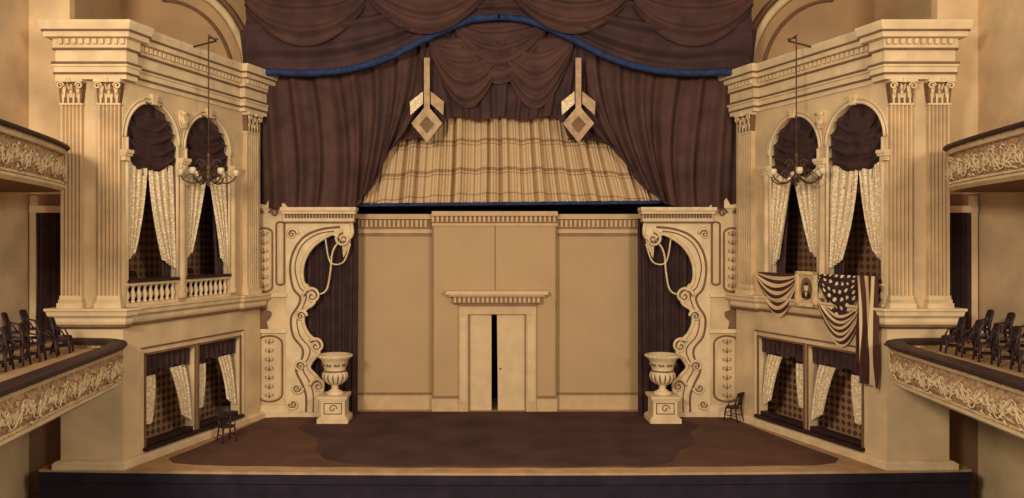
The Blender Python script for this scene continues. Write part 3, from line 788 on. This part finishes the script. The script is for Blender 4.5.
drape(mb, T, lambda u: (ex(420+166*u), ez(20)), lambda u: (ex(424+158*u), ez(140-21*min(1, 2.0*sin(pi*u))+2*sin(u*22))), DRAPE2, 0, 9, 0.12, 160, 30, taper=0.5, wob=2.0)
for a, b, zt, dp in ((430, 505, 40, 58), (497, 572, 40, 58), (455, 545, 24, 50)):
    drape(mb, T, lambda u: (ex(a+(b-a)*u), ez(zt)), lambda u: (ex(a+(b-a)*u), ez(zt+12+dp*sin(pi*u)**0.9)), DRAPE, 0.16, 5, 0.08, 60, 40, kind='v')
mb.done()
for sg in (1, -1):
    T = stagef(sg, 28.4)
    mb = MB('swag_valance')
    bot = smoothpl([(0, ex(252), ez(80)), (0.12, ex(272), ez(76)), (0.3, ex(312), ez(77)), (0.45, ex(352), ez(73)), (0.6, ex(390), ez(62)), (0.75, ex(430), ez(42)), (0.88, ex(468), ez(26)), (1, ex(499), ez(22))])
    drape(mb, T, lambda u: (ex(252)+(ex(499)-ex(252))*u, ez(-14)), bot, DRAPE2, 0, 4.5, 0.12, 100, 60, kind='v')
    mb.tube([T(bot(i/60)[0], bot(i/60)[1], 0.08) for i in range(61)], 0.13, HEM, 6)
    for a, b, zt, dp in ((252, 368, 6, 40), (362, 492, -14, 48)):
        drape(mb, T, lambda u: (ex(a+(b-a)*u), ez(-14)), lambda u: (ex(a+(b-a)*u), ez(zt+6+dp*sin(pi*u)**0.8)), DRAPE, 0.3, 4, 0.09, 60, 40, kind='v')
        mb.tube([T(ex(a+(b-a)*i/40), ez(zt+6+dp*sin(pi*i/40)**0.8), 0.33) for i in range(41)], 0.03, DRAPE2, 6)
    mb.done()
for c in (428, 576):
    T = stagef(1, 28.35); X = ex(c)
    mb = MB('pendant_tassel')
    mb.box(T, X-0.1, X+0.1, ez(112), ez(62), 0, 0.04, PENDM)
    mb.prism(T, [(X, ez(108)), (X+0.55, ez(126)), (X, ez(145)), (X-0.55, ez(126))], 0, 0.06, PENDM)
    mb.prism(T, [(X, ez(119)), (X+0.26, ez(127)), (X, ez(136)), (X-0.26, ez(127))], 0.06, 0.09, PLDARK)
    mb.prism(T, [(X-0.14, ez(95)), (X-0.6, ez(105)), (X-0.58, ez(118)), (X-0.14, ez(107))], 0, 0.05, LACE)
    mb.prism(T, [(X+0.14, ez(95)), (X+0.6, ez(105)), (X+0.58, ez(118)), (X+0.14, ez(107))], 0, 0.05, PENDM)
    mb.done()

# ------------------------------------------------------------ camera and light
cam = bpy.data.cameras.new('camera'); co = bpy.data.objects.new('camera', cam); scene.collection.objects.link(co)
co.location = (-0.84, 0, 6.34); co.rotation_euler = (pi/2, 0, 0)
cam.sensor_width = 36; cam.lens = 36*800/1024; cam.shift_x = 37/1024; cam.shift_y = -7/1024; cam.clip_end = 200
scene.camera = co

w = bpy.data.worlds.new('world'); scene.world = w; w.use_nodes = True
bg = w.node_tree.nodes['Background']; bg.inputs[0].default_value = (1.0, 0.96, 0.9, 1); bg.inputs[1].default_value = 0.66
def fill_light(x, y, z, e):  # added unseen area light, brightens both splayed sides and the stage
    l = bpy.data.lights.new('added_fill_light', 'AREA'); l.shape = 'DISK'; l.size = 4; l.energy = e; l.color = (1, 0.97, 0.91)
    o = bpy.data.objects.new('added_fill_light', l); scene.collection.objects.link(o); o.location = (x, y, z)
    o.rotation_euler = (Vector((0, 28, 5))-Vector((x, y, z))).to_track_quat('-Z', 'Y').to_euler()
fill_light(-10, -2, 12, 4900); fill_light(10, -2, 11, 2900)
